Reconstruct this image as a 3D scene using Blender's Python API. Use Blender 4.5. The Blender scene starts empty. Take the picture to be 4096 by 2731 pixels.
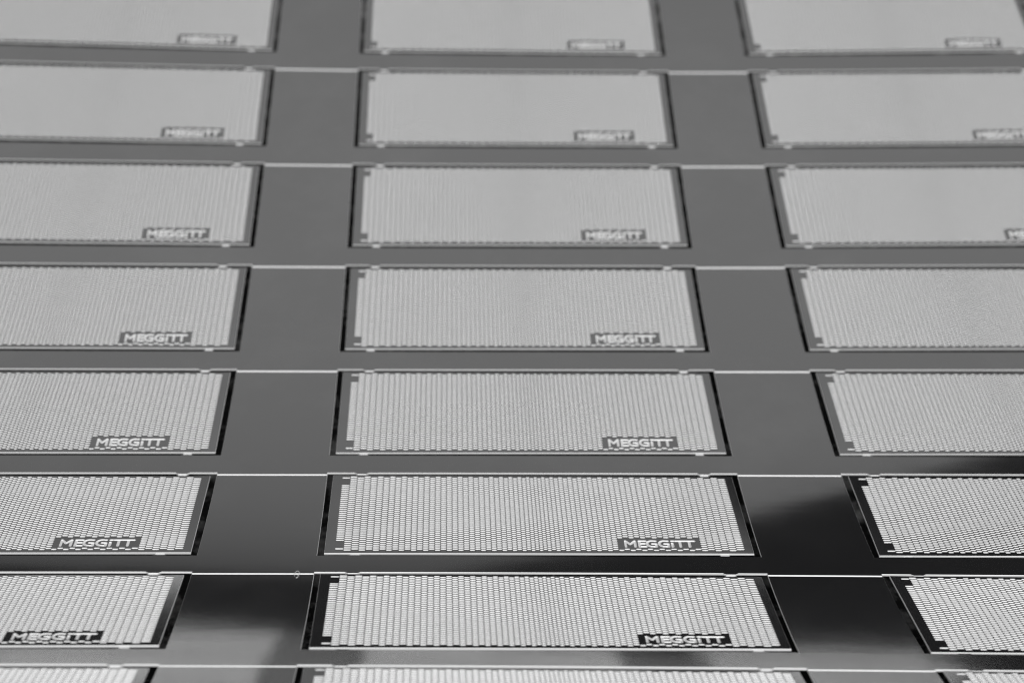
import bpy, math, random
import numpy as np
from mathutils import Matrix, Vector

# ---------------------------------------------------------------- numbers
U = 0.1                      # one slot width = 0.1 m
F_PX = 7320.45                # focal length in photograph pixels (4096 wide)
PITCH, YAW, ROLL = -32.07024, 5.10939, 2.96725
CAM = np.array([-0.2167, -3.87618, 2.65532])
COLX = (-1.26184, 0.0, 1.25832)
ROWP, SLOT_H = 0.47023, 0.39138
K = (0.27547, -0.04983, -0.02433, 0.0037)
C1, C2, C3, C4, C5 = 0.0001, 0.01217, 0.00348, -0.00426, 0.00056

scene = bpy.context.scene
COL = scene.collection

# ---------------------------------------------------------------- camera
def cam_axes():
    a, b, c = (math.radians(v) for v in (PITCH, YAW, ROLL))
    fw = np.array([math.sin(b)*math.cos(a), math.cos(b)*math.cos(a), math.sin(a)])
    r = np.cross(fw, [0, 0, 1]); r /= np.linalg.norm(r); u = np.cross(r, fw)
    return fw, r*math.cos(c)+u*math.sin(c), -r*math.sin(c)+u*math.cos(c)
FW, RT, UPV = cam_axes()
cd = bpy.data.cameras.new('camera')
cam = bpy.data.objects.new('camera', cd); COL.objects.link(cam)
m = Matrix.Identity(4)
for i in range(3):
    m[i][0], m[i][1], m[i][2], m[i][3] = RT[i], UPV[i], -FW[i], CAM[i]*U
cam.matrix_world = m
cd.sensor_fit = 'HORIZONTAL'; cd.sensor_width = 36.0
cd.lens = F_PX/4096*36.0
cd.shift_x = -287.74/4096     # the photograph is a crop
cd.clip_start = 0.01; cd.clip_end = 50
cd.dof.use_dof = True
cd.dof.focus_distance = 4.10*U
cd.dof.aperture_fstop = 16.0
cd.dof.aperture_blades = 0
scene.camera = cam

# ---------------------------------------------------------------- world and lamps
w = bpy.data.worlds.new('World'); scene.world = w; w.use_nodes = True
w.node_tree.nodes['Background'].inputs[0].default_value = (0.5, 0.5, 0.52, 1)
w.node_tree.nodes['Background'].inputs[1].default_value = 0.034

def area_lamp(name, pos, target, sx, sy, lum, roll=0.0, col=(1, 1, 1)):
    l = bpy.data.lights.new(name, 'AREA'); l.shape = 'RECTANGLE'
    l.size, l.size_y = sx*U, sy*U
    l.energy = lum*math.pi*sx*sy*U*U
    l.color = col
    o = bpy.data.objects.new(name, l); COL.objects.link(o)
    p = Vector(pos)*U; t = Vector(target)*U
    q = (t-p).to_track_quat('-Z', 'Y')
    o.matrix_world = Matrix.Translation(p) @ q.to_matrix().to_4x4() @ Matrix.Rotation(roll, 4, 'Z')
    return o

# wide dim ceiling panel the polished metal mirrors
CEIL_ROLL = 15
area_lamp('ceiling_lamp', (-6.65, 20.0, 10.0), (-6.65, 20.0, 0.0), 24, 46, 0.178, roll=math.radians(CEIL_ROLL)).data.spread = math.radians(161)
# bright lamp above and behind the camera
area_lamp('key_lamp', (2.6, -12.0, 16.5), (0, 0, 0), 19, 11.5, 7.1)

scene.view_settings.view_transform = 'Standard'
scene.view_settings.look = 'None'
scene.view_settings.exposure = 0.0
scene.view_settings.gamma = 1.0
scene.cycles.caustics_reflective = False
scene.cycles.filter_width = 1.1
scene.render.resolution_x = 1024; scene.render.resolution_y = 682

# ---------------------------------------------------------------- materials
def metal(name, base, rough, coords='Object', bump=None, rvar=0.0, metallic=1.0):
    mt = bpy.data.materials.new(name); mt.use_nodes = True
    nt = mt.node_tree; b = nt.nodes['Principled BSDF']
    b.inputs['Base Color'].default_value = (*base, 1)
    b.inputs['Metallic'].default_value = metallic
    b.inputs['Roughness'].default_value = rough
    tc = nt.nodes.new('ShaderNodeTexCoord')
    last = None
    for (scale, strength, dist, detail) in (bump or []):
        mp = nt.nodes.new('ShaderNodeMapping'); mp.inputs['Scale'].default_value = scale
        nz = nt.nodes.new('ShaderNodeTexNoise'); nz.inputs['Scale'].default_value = 1.0
        nz.inputs['Detail'].default_value = detail
        bp = nt.nodes.new('ShaderNodeBump'); bp.inputs['Strength'].default_value = strength
        bp.inputs['Distance'].default_value = dist
        nt.links.new(tc.outputs[coords], mp.inputs[0]); nt.links.new(mp.outputs[0], nz.inputs[0])
        nt.links.new(nz.outputs[0], bp.inputs['Height'])
        if last: nt.links.new(last.outputs[0], bp.inputs['Normal'])
        last = bp
    if last: nt.links.new(last.outputs[0], b.inputs['Normal'])
    if rvar:
        nz = nt.nodes.new('ShaderNodeTexNoise'); nz.inputs['Scale'].default_value = 60; nz.inputs['Detail'].default_value = 5
        mr = nt.nodes.new('ShaderNodeMapRange'); mr.inputs[1].default_value = .3; mr.inputs[2].default_value = .7
        mr.inputs[3].default_value = rough-rvar; mr.inputs[4].default_value = rough+rvar
        nt.links.new(tc.outputs[coords], nz.inputs[0]); nt.links.new(nz.outputs[0], mr.inputs[0])
        nt.links.new(mr.outputs[0], b.inputs['Roughness'])
    return mt
M_POL = metal('polished_steel', (.70, .70, .705), .095, bump=[((14, 60, 14), .08, .0004, 3)], rvar=.015)
M_ETCH = metal('etched_steel', (.80, .80, .80), .6, metallic=.25, bump=[((4000, 4000, 4000), .3, .00004, 2)])
M_LEDGE = metal('etched_floor_steel', (.72, .72, .72), .6, metallic=.25, bump=[((4000, 4000, 4000), .35, .00005, 2)])
M_TABLE = metal('dark_table', (.012, .012, .013), .55, metallic=0.0, bump=[((700, 700, 700), .6, .0006, 6)])
def mottle(mt, lo, hi, scale):
    nt = mt.node_tree; tc = nt.nodes.new('ShaderNodeTexCoord'); nz = nt.nodes.new('ShaderNodeTexNoise')
    nz.inputs['Scale'].default_value = scale; nz.inputs['Detail'].default_value = 6; nz.inputs['Roughness'].default_value = .65
    cr = nt.nodes.new('ShaderNodeValToRGB')
    cr.color_ramp.elements[0].position = .48; cr.color_ramp.elements[0].color = (lo, lo, lo, 1)
    cr.color_ramp.elements[1].position = .72; cr.color_ramp.elements[1].color = (hi, hi, hi, 1)
    nt.links.new(tc.outputs['Object'], nz.inputs[0]); nt.links.new(nz.outputs[0], cr.inputs[0])
    nt.links.new(cr.outputs[0], nt.nodes['Principled BSDF'].inputs['Base Color'])
mottle(M_TABLE, .02, .6, 110)
mottle(M_POL, .67, .73, 25)     # faint uneven tarnish
M_LINT = metal('lint', (.75, .75, .75), .8, metallic=0.0)

# ---------------------------------------------------------------- sheet surface
_g = np.linspace(-3, 5, 3201)
def theta(s):
    s = np.clip(s, -1.32, 2.4)
    return K[0]*s+K[1]*s**2+K[2]*s**3+K[3]*s**4
_t = theta(_g); _d = _g[1]-_g[0]
_y = np.concatenate([[0], np.cumsum((np.cos(_t[1:])+np.cos(_t[:-1]))/2*_d)])
_z = np.concatenate([[0], np.cumsum((np.sin(_t[1:])+np.sin(_t[:-1]))/2*_d)])
_y -= np.interp(0, _g, _y); _z -= np.interp(0, _g, _z)
def surf(x, s, dz=0.0):
    """sheet point in scene metres; dz is offset along the sheet normal (slot units)"""
    x = np.asarray(x, float); s = np.asarray(s, float)
    y = np.interp(s, _g, _y); z = np.interp(s, _g, _z)
    sc = np.clip(s, -1.6, 2.2)
    z = z+C1*x*x+C2*x*sc+C3*x*x*sc+C4*x*sc*sc+C5*x*x*sc*sc
    th = theta(s)
    return np.stack([x, y-np.sin(th)*dz, z+np.cos(th)*dz], -1)*U

def mesh_obj(name, verts, faces, mats, parent=None, mat_idx=None, smooth=False, link=True):
    me = bpy.data.meshes.new(name)
    me.from_pydata([tuple(v) for v in verts], [], [tuple(f) for f in faces])
    for mm in (mats if isinstance(mats, (list, tuple)) else [mats]): me.materials.append(mm)
    if mat_idx is not None: me.polygons.foreach_set('material_index', np.asarray(mat_idx, np.int32))
    if smooth: me.polygons.foreach_set('use_smooth', np.ones(len(me.polygons), bool))
    me.update()
    o = bpy.data.objects.new(name, me)
    if link: COL.objects.link(o)
    if parent: o.parent = parent
    return o
def tag(o, label, cat, group=None):
    o['label'] = label; o['category'] = cat
    if group: o['group'] = group

# ---------------------------------------------------------------- table
tx, tz = 4.2, -0.16
tb = mesh_obj('tabletop', [(-tx*U, -2.4*U, tz*U), (tx*U, -2.4*U, tz*U), (tx*U, 4.6*U, tz*U), (-tx*U, 4.6*U, tz*U),
                           (-tx*U, -2.4*U, (tz-.2)*U), (tx*U, -2.4*U, (tz-.2)*U), (tx*U, 4.6*U, (tz-.2)*U), (-tx*U, 4.6*U, (tz-.2)*U)],
              [(0, 1, 2, 3), (7, 6, 5, 4), (0, 4, 5, 1), (1, 5, 6, 2), (2, 6, 7, 3), (3, 7, 4, 0)], M_TABLE)
tb['kind'] = 'structure'

# ---------------------------------------------------------------- carrier sheet
T = 0.0045                    # sheet thickness
BEV = 0.0012
ROWS = list(range(-1, 8)); COLS = (0, 1, 2)
TAB_X = (-0.4165, 0.4175)    # tab centres along the slot
TAB_OUT, TAB_IN, TAB_FAR, TAB_NEAR = 0.0168, 0.0102, 0.0058, 0.0030
def slot_x(c): return COLX[c]-.5, COLX[c]+.5
def slot_s(r): sT = -(r-4)*ROWP+SLOT_H/2; return sT-SLOT_H, sT     # near, far
X0, X1 = slot_x(0)[0]-.22, slot_x(2)[1]+.22
S0, S1 = slot_s(7)[0]-.14, slot_s(ROWS[0])[1]+.14
GR_A, GR_B = 0.0070, 0.0136   # score groove behind each row of slots, measured from the far slot edge

V, Fc, MI = [], [], []
def add(pts, faces, mi):
    o = len(V); V.extend(pts)
    for f in faces: Fc.append([o+i for i in f]); MI.append(mi)
def patch(xa, xb, sa, sb, nx, ns, dz=0.0, mi=0, flip=False):
    xs = np.linspace(xa, xb, nx+1); ss = np.linspace(sa, sb, ns+1)
    X, S = np.meshgrid(xs, ss); P = surf(X.ravel(), S.ravel(), dz)
    fs = []
    for j in range(ns):
        for i in range(nx):
            a = j*(nx+1)+i; f = [a, a+1, a+nx+2, a+nx+1]
            fs.append(f[::-1] if flip else f)
    add(P, fs, mi)
xb = [X0]
for c in COLS: xb += list(slot_x(c))
xb.append(X1)
groove_spans = []
def land(dz, mi, flip, grooves):
    # bands between rows
    sb = [S0]
    for r in reversed(ROWS): sb += list(slot_s(r))
    sb.append(S1)
    for j in range(0, len(sb), 2):
        for i in range(len(xb)-1):
            patch(xb[i], xb[i+1], sb[j], sb[j+1], 12 if i % 2 else 4, 6, dz, mi, flip)
    for r in ROWS:
        a, b = slot_s(r)
        for i in range(0, len(xb), 2):
            if grooves:
                patch(xb[i], xb[i+1], a, b-GR_B, 4, 20, dz, mi, flip)
                patch(xb[i], xb[i+1], b-GR_A, b, 4, 1, dz, mi, flip)
                groove_spans.append((xb[i], xb[i+1], b-GR_B, b-GR_A))
            else:
                patch(xb[i], xb[i+1], a, b, 4, 20, dz, mi, flip)
land(0.0, 0, False, True)
land(-T, 0, True, False)
def outline(c, r):
    xa, xz = slot_x(c); a, b = slot_s(r); cx = COLX[c]
    P = []
    def edge(p, q, n):
        for i in range(n): P.append((p[0]+(q[0]-p[0])*i/n, p[1]+(q[1]-p[1])*i/n))
    # far edge, left to right (tabs poke towards the plate)
    cur = (xa, b)
    for t in TAB_X:
        k = [(cx+t-TAB_OUT, b), (cx+t-TAB_IN, b-TAB_FAR), (cx+t+TAB_IN, b-TAB_FAR), (cx+t+TAB_OUT, b)]
        edge(cur, k[0], 4); P.extend(k[:3]); cur = k[3]
    edge(cur, (xz, b), 4); edge((xz, b), (xz, a), 20); cur = (xz, a)
    for t in TAB_X[::-1]:
        k = [(cx+t+TAB_OUT, a), (cx+t+TAB_IN, a+TAB_NEAR), (cx+t-TAB_IN, a+TAB_NEAR), (cx+t-TAB_OUT, a)]
        edge(cur, k[0], 4); P.extend(k[:3]); cur = k[3]
    edge(cur, (xa, a), 4); edge((xa, a), (xa, b), 20)
    return np.array(P)
def inset(P, d):
    # closed clockwise loop; move each point to the right of its direction (into the slot)
    n = len(P); Q = P.copy()
    for i in range(n):
        e0 = P[i]-P[i-1]; e1 = P[(i+1) % n]-P[i]
        e0 = e0/np.linalg.norm(e0); e1 = e1/np.linalg.norm(e1)
        n0 = np.array([e0[1], -e0[0]]); n1 = np.array([e1[1], -e1[0]])
        bis = n0+n1; bis /= np.linalg.norm(bis)
        Q[i] = P[i]+bis*d/max(.4, bis @ n0)
    return Q
for c in COLS:
    for r in ROWS:
        P = outline(c, r); Q = inset(P, BEV*.6); n = len(P)
        rings = [surf(P[:, 0], P[:, 1], 0), surf(Q[:, 0], Q[:, 1], -BEV), surf(Q[:, 0], Q[:, 1], -T)]
        for k in range(2):
            pts = np.concatenate([rings[k], rings[k+1]])
            add(pts, [(i, n+i, n+(i+1) % n, (i+1) % n)[::-1] for i in range(n)], 1)
        cx = COLX[c]; a, b = slot_s(r)
        for t in TAB_X:
            for e, sg, TAB_LEN in ((b, -1, TAB_FAR), (a, 1, TAB_NEAR)):
                xs = [cx+t-TAB_OUT, cx+t+TAB_OUT, cx+t+TAB_IN, cx+t-TAB_IN]
                p = surf(xs, [e, e, e+sg*TAB_LEN, e+sg*TAB_LEN])
                add(p, [(3, 2, 1, 0) if sg < 0 else (0, 1, 2, 3)], 0)
# outer rim
Pl = [(X0, S0), (X1, S0), (X1, S1), (X0, S1)]
for i in range(4):
    p, q = Pl[i], Pl[(i+1) % 4]; xs = np.linspace(p[0], q[0], 60); ss = np.linspace(p[1], q[1], 60)
    top, bot = surf(xs, ss), surf(xs, ss, -T)
    add(np.concatenate([top, bot]), [(j, 60+j, 61+j, j+1) for j in range(59)], 1)
sheet = mesh_obj('carrier_sheet', V, Fc, [M_POL, M_ETCH], mat_idx=MI, smooth=False)
pol = sheet.data.polygons
sm = np.zeros(len(pol), bool); sm[:] = np.array(MI) == 0
pol.foreach_set('use_smooth', sm)
tag(sheet, 'thin curved sheet of polished grey metal that carries all the patterned plates', 'metal sheet')
for (xa, xz, sa, sb_) in groove_spans:
    n = 8; ss = np.linspace(sa, sb_, n+1); dz = -.0030*np.sqrt(np.clip(1-np.linspace(-1, 1, n+1)**2, 0, 1))
    nx = 4; xs = np.linspace(xa, xz, nx+1)
    pts = np.concatenate([surf(xs, np.full(nx+1, s), d) for s, d in zip(ss, dz)])
    fs = [(j*(nx+1)+i, j*(nx+1)+i+1, (j+1)*(nx+1)+i+1, (j+1)*(nx+1)+i) for j in range(n) for i in range(nx)]
    mesh_obj('score_groove', pts, fs, M_ETCH, parent=sheet, smooth=True)

# ---------------------------------------------------------------- plate prototype (local: x right, y away, z up; slot units, origin slot centre)
PXA, PXB, PTA, PTB = -.4838, .4840, .0157, .3777     # plate edges; t measured from far slot edge
def ty(t): return SLOT_H/2-t
PITCH_D = 0.009408
xs_raw = np.array([-0.4596,-0.4412,-0.4243,-0.4082,-0.3918,-0.3761,-0.3604,-0.3462,-0.3318,-0.3184,-0.3036,-0.2909,-0.2765,-0.263,-0.2494,-0.2363,-0.2228,-0.2096,-0.1961,-0.1833,-0.1696,-0.1572,-0.1443,-0.1319,-0.1195,-0.1075,-0.0952,-0.0835,-0.0713,-0.0601,-0.0488,-0.0381,-0.0272,-0.0169,-0.0078,0.0012,0.0102,0.019,0.0286,0.0389,0.0494,0.0603,0.0714,0.0829,0.0947,0.1064,0.1183,0.1306,0.1426,0.1551,0.1678,0.1806,0.1932,0.2063,0.2193,0.2326,0.2458,0.259,0.2723,0.2859,0.2992,0.3129,0.3266,0.34,0.3539,0.3683,0.3834,0.3989,0.4146,0.4308,0.4472,0.4663])
wd = np.diff(xs_raw); wd = (wd+wd[::-1])/2
wd = np.concatenate([wd[:1], (wd[:-2]+wd[1:-1]+wd[2:])/3, wd[-1:]])
XS = xs_raw[0]-.0020+np.concatenate([[0], np.cumsum(wd)])
R_D = 0.0024; HEX = 0.0008; TC0 = .0222+R_D
FT, FB = TC0-.68*PITCH_D, TC0+36*PITCH_D+.75*PITCH_D
def missing(c):
    ms = set()
    if c == 0: ms |= set([1, 2, 3, 32, 33, 34])
    if 51 <= c <= 64: ms |= set(range(31, 36)) if c % 2 else set(range(30, 35))
    return ms
LBOX = (XS[51], XS[65], TC0+30.5*PITCH_D, TC0+35*PITCH_D)   # xa, xb, t far, t near

fv, ff, fm, nv = [], [], [], 0
def fadd(P, F, mi):
    global nv
    fv.append(np.asarray(P, float)); 
    for f in F: ff.append([nv+i for i in f]); fm.append(mi)
    nv += len(P)
def flat(xa, xb_, t0, t1):
    e = HEX*1.1; z = -.00005
    fadd([(xa-e, ty(t1), z), (xb_+e, ty(t1), z), (xb_+e, ty(t0), z), (xa-e, ty(t0), z)], [(0, 1, 2, 3)], 0)
rnd = random.Random(4)
for c in range(71):
    xa, xb_ = XS[c], XS[c+1]; wv = xb_-xa; cx = (xa+xb_)/2
    hi = c % 2; n = 37 if hi else 36; off = 0 if hi else .5
    ms = missing(c); box = 51 <= c <= 64
    tc = lambda k: TC0+(k+off)*PITCH_D
    flat(xa, xb_, FT, tc(0)-PITCH_D/2); flat(xa, xb_, tc(n-1)+PITCH_D/2, FB)
    for k in range(n):
        t = tc(k); h = PITCH_D/2
        if k in ms:
            t0, t1 = t-h, t+h
            if box:
                if t1 <= LBOX[2]+1e-6 or t0 >= LBOX[3]-1e-6: flat(xa, xb_, t0, t1)
                elif t0 < LBOX[2]-1e-6: flat(xa, xb_, t0, LBOX[2])
                elif t1 > LBOX[3]+1e-6: flat(xa, xb_, LBOX[3], t1)
            else: flat(xa, xb_, t0, t1)
            continue
        r = R_D*(1+rnd.uniform(-.03, .03)); a = wv/2+HEX-.0004-r*1.15
        def ring(f, zf, zn):
            rr = r*f; q = .70*rr; tp = 1.15*rr; zm = (zf+zn)/2; y = ty(t)
            return [(cx+a+tp, y, zm), (cx+a+q, y+q, zf), (cx+a, y+rr, zf), (cx-a, y+rr, zf), (cx-a-q, y+q, zf),
                    (cx-a-tp, y, zm), (cx-a-q, y-q, zn), (cx-a, y-rr, zn), (cx+a, y-rr, zn), (cx+a+q, y-q, zn)]
        y = ty(t)
        rect = [(xb_+HEX, y, 0), (xb_-HEX, y+h, 0), (cx+a-HEX, y+h, 0), (cx-a+HEX, y+h, 0), (xa+HEX, y+h, 0),
                (xa-HEX, y, 0), (xa+HEX, y-h, 0), (cx-a+HEX, y-h, 0), (cx+a-HEX, y-h, 0), (xb_-HEX, y-h, 0)]
        ZF, ZN = -.00006, -.00036
        fadd(rect+ring(1, ZF, ZN), [(i, (i+1) % 10, 10+(i+1) % 10, 10+i) for i in range(10)], 0)
        pk = ring(1, ZF, ZN)+ring(.86, -.0015, -.0017)+ring(.5, -.0027, -.0027)+ring(.12, -.003, -.003)
        F = []
        for L in range(3): F += [(L*10+i, L*10+(i+1) % 10, L*10+10+(i+1) % 10, L*10+10+i) for i in range(10)]
        F.append(tuple(range(30, 40)))
        fadd(pk, F, 1)
FV = np.concatenate(fv)*U

# plate body: margins round the field + bevel + walls + back
bv, bf, bm = [], [], []
def badd(P, F, mi):
    o = len(bv); bv.extend(P)
    for f in F: bf.append([o+i for i in f]); bm.append(mi)
outer = [(PXA, ty(PTB)), (PXB, ty(PTB)), (PXB, ty(PTA)), (PXA, ty(PTA))]
inner = [(XS[0], ty(FB)), (XS[-1], ty(FB)), (XS[-1], ty(FT)), (XS[0], ty(FT))]
badd([(*p, 0) for p in outer]+[(*p, 0) for p in inner], [(i, (i+1) % 4, 4+(i+1) % 4, 4+i) for i in range(4)], 0)
g = BEV*.6
out2 = [(PXA-g, ty(PTB)-g), (PXB+g, ty(PTB)-g), (PXB+g, ty(PTA)+g), (PXA-g, ty(PTA)+g)]
badd([(*p, 0) for p in outer]+[(*p, -BEV) for p in out2], [(i, 4+i, 4+(i+1) % 4, (i+1) % 4) for i in range(4)], 1)
badd([(*p, -BEV) for p in out2]+[(*p, -T) for p in out2], [(i, 4+i, 4+(i+1) % 4, (i+1) % 4) for i in range(4)], 1)
badd([(*p, -T) for p in out2], [(3, 2, 1, 0)], 0)

# ---- logo letters: strokes in local (u right, v down from the letters' top), slot units
LT0, LT1 = .3203, .3497        # top and bottom of the letters
SW = .0029                     # half stroke width
def seg(*p): return [(p[i], p[i+1]) for i in range(len(p)-1)]
top, bot, mid = LT0+SW, LT1-SW*.6, (LT0+LT1)/2
def arc(cx, cy, rx, ry, a0, a1, n=14):
    return [(cx+rx*math.cos(math.radians(a0+(a1-a0)*i/n)), cy-ry*math.sin(math.radians(a0+(a1-a0)*i/n))) for i in range(n+1)]
letters = []
letters.append(('m', seg((.1968, bot), (.1968, top), (.2076, top+.0145), (.2184, top), (.2184, bot))))
letters.append(('e', seg((.2430, top), (.2284, top), (.2284, bot), (.2430, bot))+seg((.2284, mid), (.2408, mid))))
def gee(x0):
    ry = (bot-top)/2; cx = x0+.0032+.0105
    return seg(*([(x0+.0232, top)]+arc(cx, mid, .0105, ry, 90, 270)+[(x0+.0238, bot), (x0+.0238, mid+.0012), (x0+.0150, mid+.0006)]))
letters.append(('g', gee(.2432)))
letters.append(('g', gee(.2712)))
letters.append(('i', seg((.3040, mid-.0015), (.3040, bot))+seg((.3034, top), (.3078, top))))
letters.append(('t', seg((.3122, top), (.3335, top))+seg((.3222, top), (.3222, bot))))
letters.append(('t', seg((.3335, top), (.3552, top))+seg((.3432, top), (.3432, bot))))
NXL, NYL = int(round((LBOX[1]-LBOX[0])/.00085)), int(round((LBOX[3]-LBOX[2])/.00085))
gx = np.linspace(LBOX[0], LBOX[1], NXL+1); gt = np.linspace(LBOX[2], LBOX[3], NYL+1)
GX, GT = np.meshgrid(gx, gt)
def segdist(X, Y, segs):
    d = np.full(X.shape, 9.)
    for (a, b) in segs:
        a = np.array(a); b = np.array(b); ab = b-a; L = ab @ ab
        u = np.clip(((X-a[0])*ab[0]+(Y-a[1])*ab[1])/L, 0, 1)
        d = np.minimum(d, np.hypot(X-a[0]-u*ab[0], Y-a[1]-u*ab[1]))
    return d
DD = np.stack([segdist(GX+.0021, GT, sgs) for _, sgs in letters])
own = DD.argmin(0); dmin = DD.min(0)
dep = np.where(dmin < SW, -.0022*np.clip((SW-dmin)/.0013, 0, 1)**.8, 0)
LV = np.stack([GX, ty(GT), dep], -1).reshape(-1, 3)*U
quads = {}
for j in range(NYL):
    for i in range(NXL):
        a = j*(NXL+1)+i; f = (a, a+NXL+1, a+NXL+2, a+1)
        dm = dmin[j:j+2, i:i+2]
        key = -1 if dm.min() >= SW else int(own[j:j+2, i:i+2].ravel()[dm.argmin()])
        quads.setdefault(key, []).append(f)
def sub(key):
    F = quads[key]; idx = sorted({i for f in F for i in f}); mp = {k: n for n, k in enumerate(idx)}
    return LV[idx], [[mp[i] for i in f] for f in F]

# ---- tab ledges
def tab_mesh(t, far):
    # bridge between plate edge and the sheet's trapezoid, half etched
    e = PTA-.001 if far else PTB+.001
    f = TAB_FAR-.002 if far else SLOT_H-TAB_NEAR+.002
    zt, zb = -.0029, -.0044
    w1 = TAB_IN*1.02; w2 = TAB_IN*.92
    ya, yb = ty(e), ty(f)
    P = [(t-w1, ya, zt-.0008), (t+w1, ya, zt-.0008), (t+w2, yb, zt), (t-w2, yb, zt), (t-w1, ya, zb), (t+w1, ya, zb), (t+w2, yb, zb), (t-w2, yb, zb)]
    Fq = [(0, 1, 2, 3), (4, 7, 6, 5), (0, 4, 5, 1), (1, 5, 6, 2), (2, 6, 7, 3), (3, 7, 4, 0)]
    if not far: Fq = [f_[::-1] for f_ in Fq]
    return np.array(P)*U, Fq

proto_parts = []
def proto(name, v, f, mats, mi=None, smooth=False, kind=None):
    o = mesh_obj(name, v, f, mats, mat_idx=mi, smooth=smooth, link=False)
    if kind: o['kind'] = kind
    proto_parts.append(o)
proto('plate_body', np.array(bv)*U, bf, [M_POL, M_ETCH], bm)
proto('etched_field', FV, ff, [M_POL, M_ETCH], fm, smooth=True, kind='stuff')
v_, f_ = sub(-1); proto('logo_panel', v_, f_, M_POL)
for k, (nm, _) in enumerate(letters):
    v_, f_ = sub(k); proto('letter_'+nm, v_, f_, M_ETCH)
for t in TAB_X:
    for far in (True, False):
        v_, f_ = tab_mesh(t, far); proto('tab', v_, f_, M_ETCH)

# ---------------------------------------------------------------- the plates
RN = ['top row', 'second row from the top', 'third row from the top', 'fourth row from the top', 'fifth row from the top',
      'sixth row from the top', 'second row from the bottom', 'bottom row']
CN = ['left column', 'middle column', 'right column']
LOOK = {0: 'strongly blurred', 1: 'blurred', 2: 'soft', 3: 'slightly soft', 4: 'fairly sharp', 5: 'sharp', 6: 'sharp', 7: 'cut-off'}
rj = random.Random(11)
for r in ROWS:
    a, b = slot_s(r)
    for c in COLS:
        cx = COLX[c]
        far = (surf(cx-.5, b)+surf(cx+.5, b))/2; near = (surf(cx-.5, a)+surf(cx+.5, a))/2
        left = (surf(cx-.5, a)+surf(cx-.5, b))/2; right = (surf(cx+.5, a)+surf(cx+.5, b))/2
        ex = right-left; ex /= np.linalg.norm(ex)
        ey = far-near; ey /= np.linalg.norm(ey)
        ez = np.cross(ex, ey); ez /= np.linalg.norm(ez); ey = np.cross(ez, ex)
        o_ = (far+near)/2
        mm = Matrix.Identity(4)
        for i in range(3): mm[i][0], mm[i][1], mm[i][2], mm[i][3] = ex[i], ey[i], ez[i], o_[i]
        mm = mm @ Matrix.Rotation(math.radians(rj.uniform(-.12, .12)), 4, 'X') @ Matrix.Rotation(math.radians(rj.uniform(-.06, .06)), 4, 'Y')
        root = bpy.data.objects.new('patterned_plate', None); COL.objects.link(root)
        root.empty_display_size = .01
        root.matrix_world = mm
        if r >= 0:
            tag(root, '%s metal plate with dash pattern, %s of the %s' % (LOOK[r], RN[r], CN[c]), 'metal plate', 'patterned plates in the metal sheet')
        else:
            tag(root, 'patterned metal plate just beyond the top edge of the picture, %s' % CN[c], 'metal plate', 'patterned plates in the metal sheet')
        for p in proto_parts:
            q = p.copy(); COL.objects.link(q); q.parent = root

# ---------------------------------------------------------------- lint
def tube(pts, rad, n=6):
    pts = [np.array(p, float) for p in pts]; Vt, Ft = [], []
    for i, p in enumerate(pts):
        d = pts[min(i+1, len(pts)-1)]-pts[max(i-1, 0)]; d /= np.linalg.norm(d)
        u = np.cross(d, [0.3, .2, 1]); u /= np.linalg.norm(u); v = np.cross(d, u)
        for k in range(n):
            an = 2*math.pi*k/n; Vt.append(p+rad*(u*math.cos(an)+v*math.sin(an)))
    for i in range(len(pts)-1):
        for k in range(n): Ft.append((i*n+k, i*n+(k+1) % n, (i+1)*n+(k+1) % n, (i+1)*n+k))
    Ft.append(tuple(range(n))[::-1]); Ft.append(tuple((len(pts)-1)*n+k for k in range(n)))
    return Vt, Ft
LX, LS = -0.5363, -0.762
lp = []
for i in range(25):
    an = math.radians(200-300*i/24); rx, rs = .0048, .0125
    lp.append(surf(LX+rx*math.cos(an)*(1+.2*math.sin(3*an)), LS+rs*math.sin(an), .0006+.0022*(1+math.sin(an*1.5))))
v_, f_ = tube(lp, .0005*U)
ln = mesh_obj('lint_fibre', v_, f_, M_LINT, smooth=True)
tag(ln, 'tiny curled white lint fibre lying across a bright score line', 'fibre')
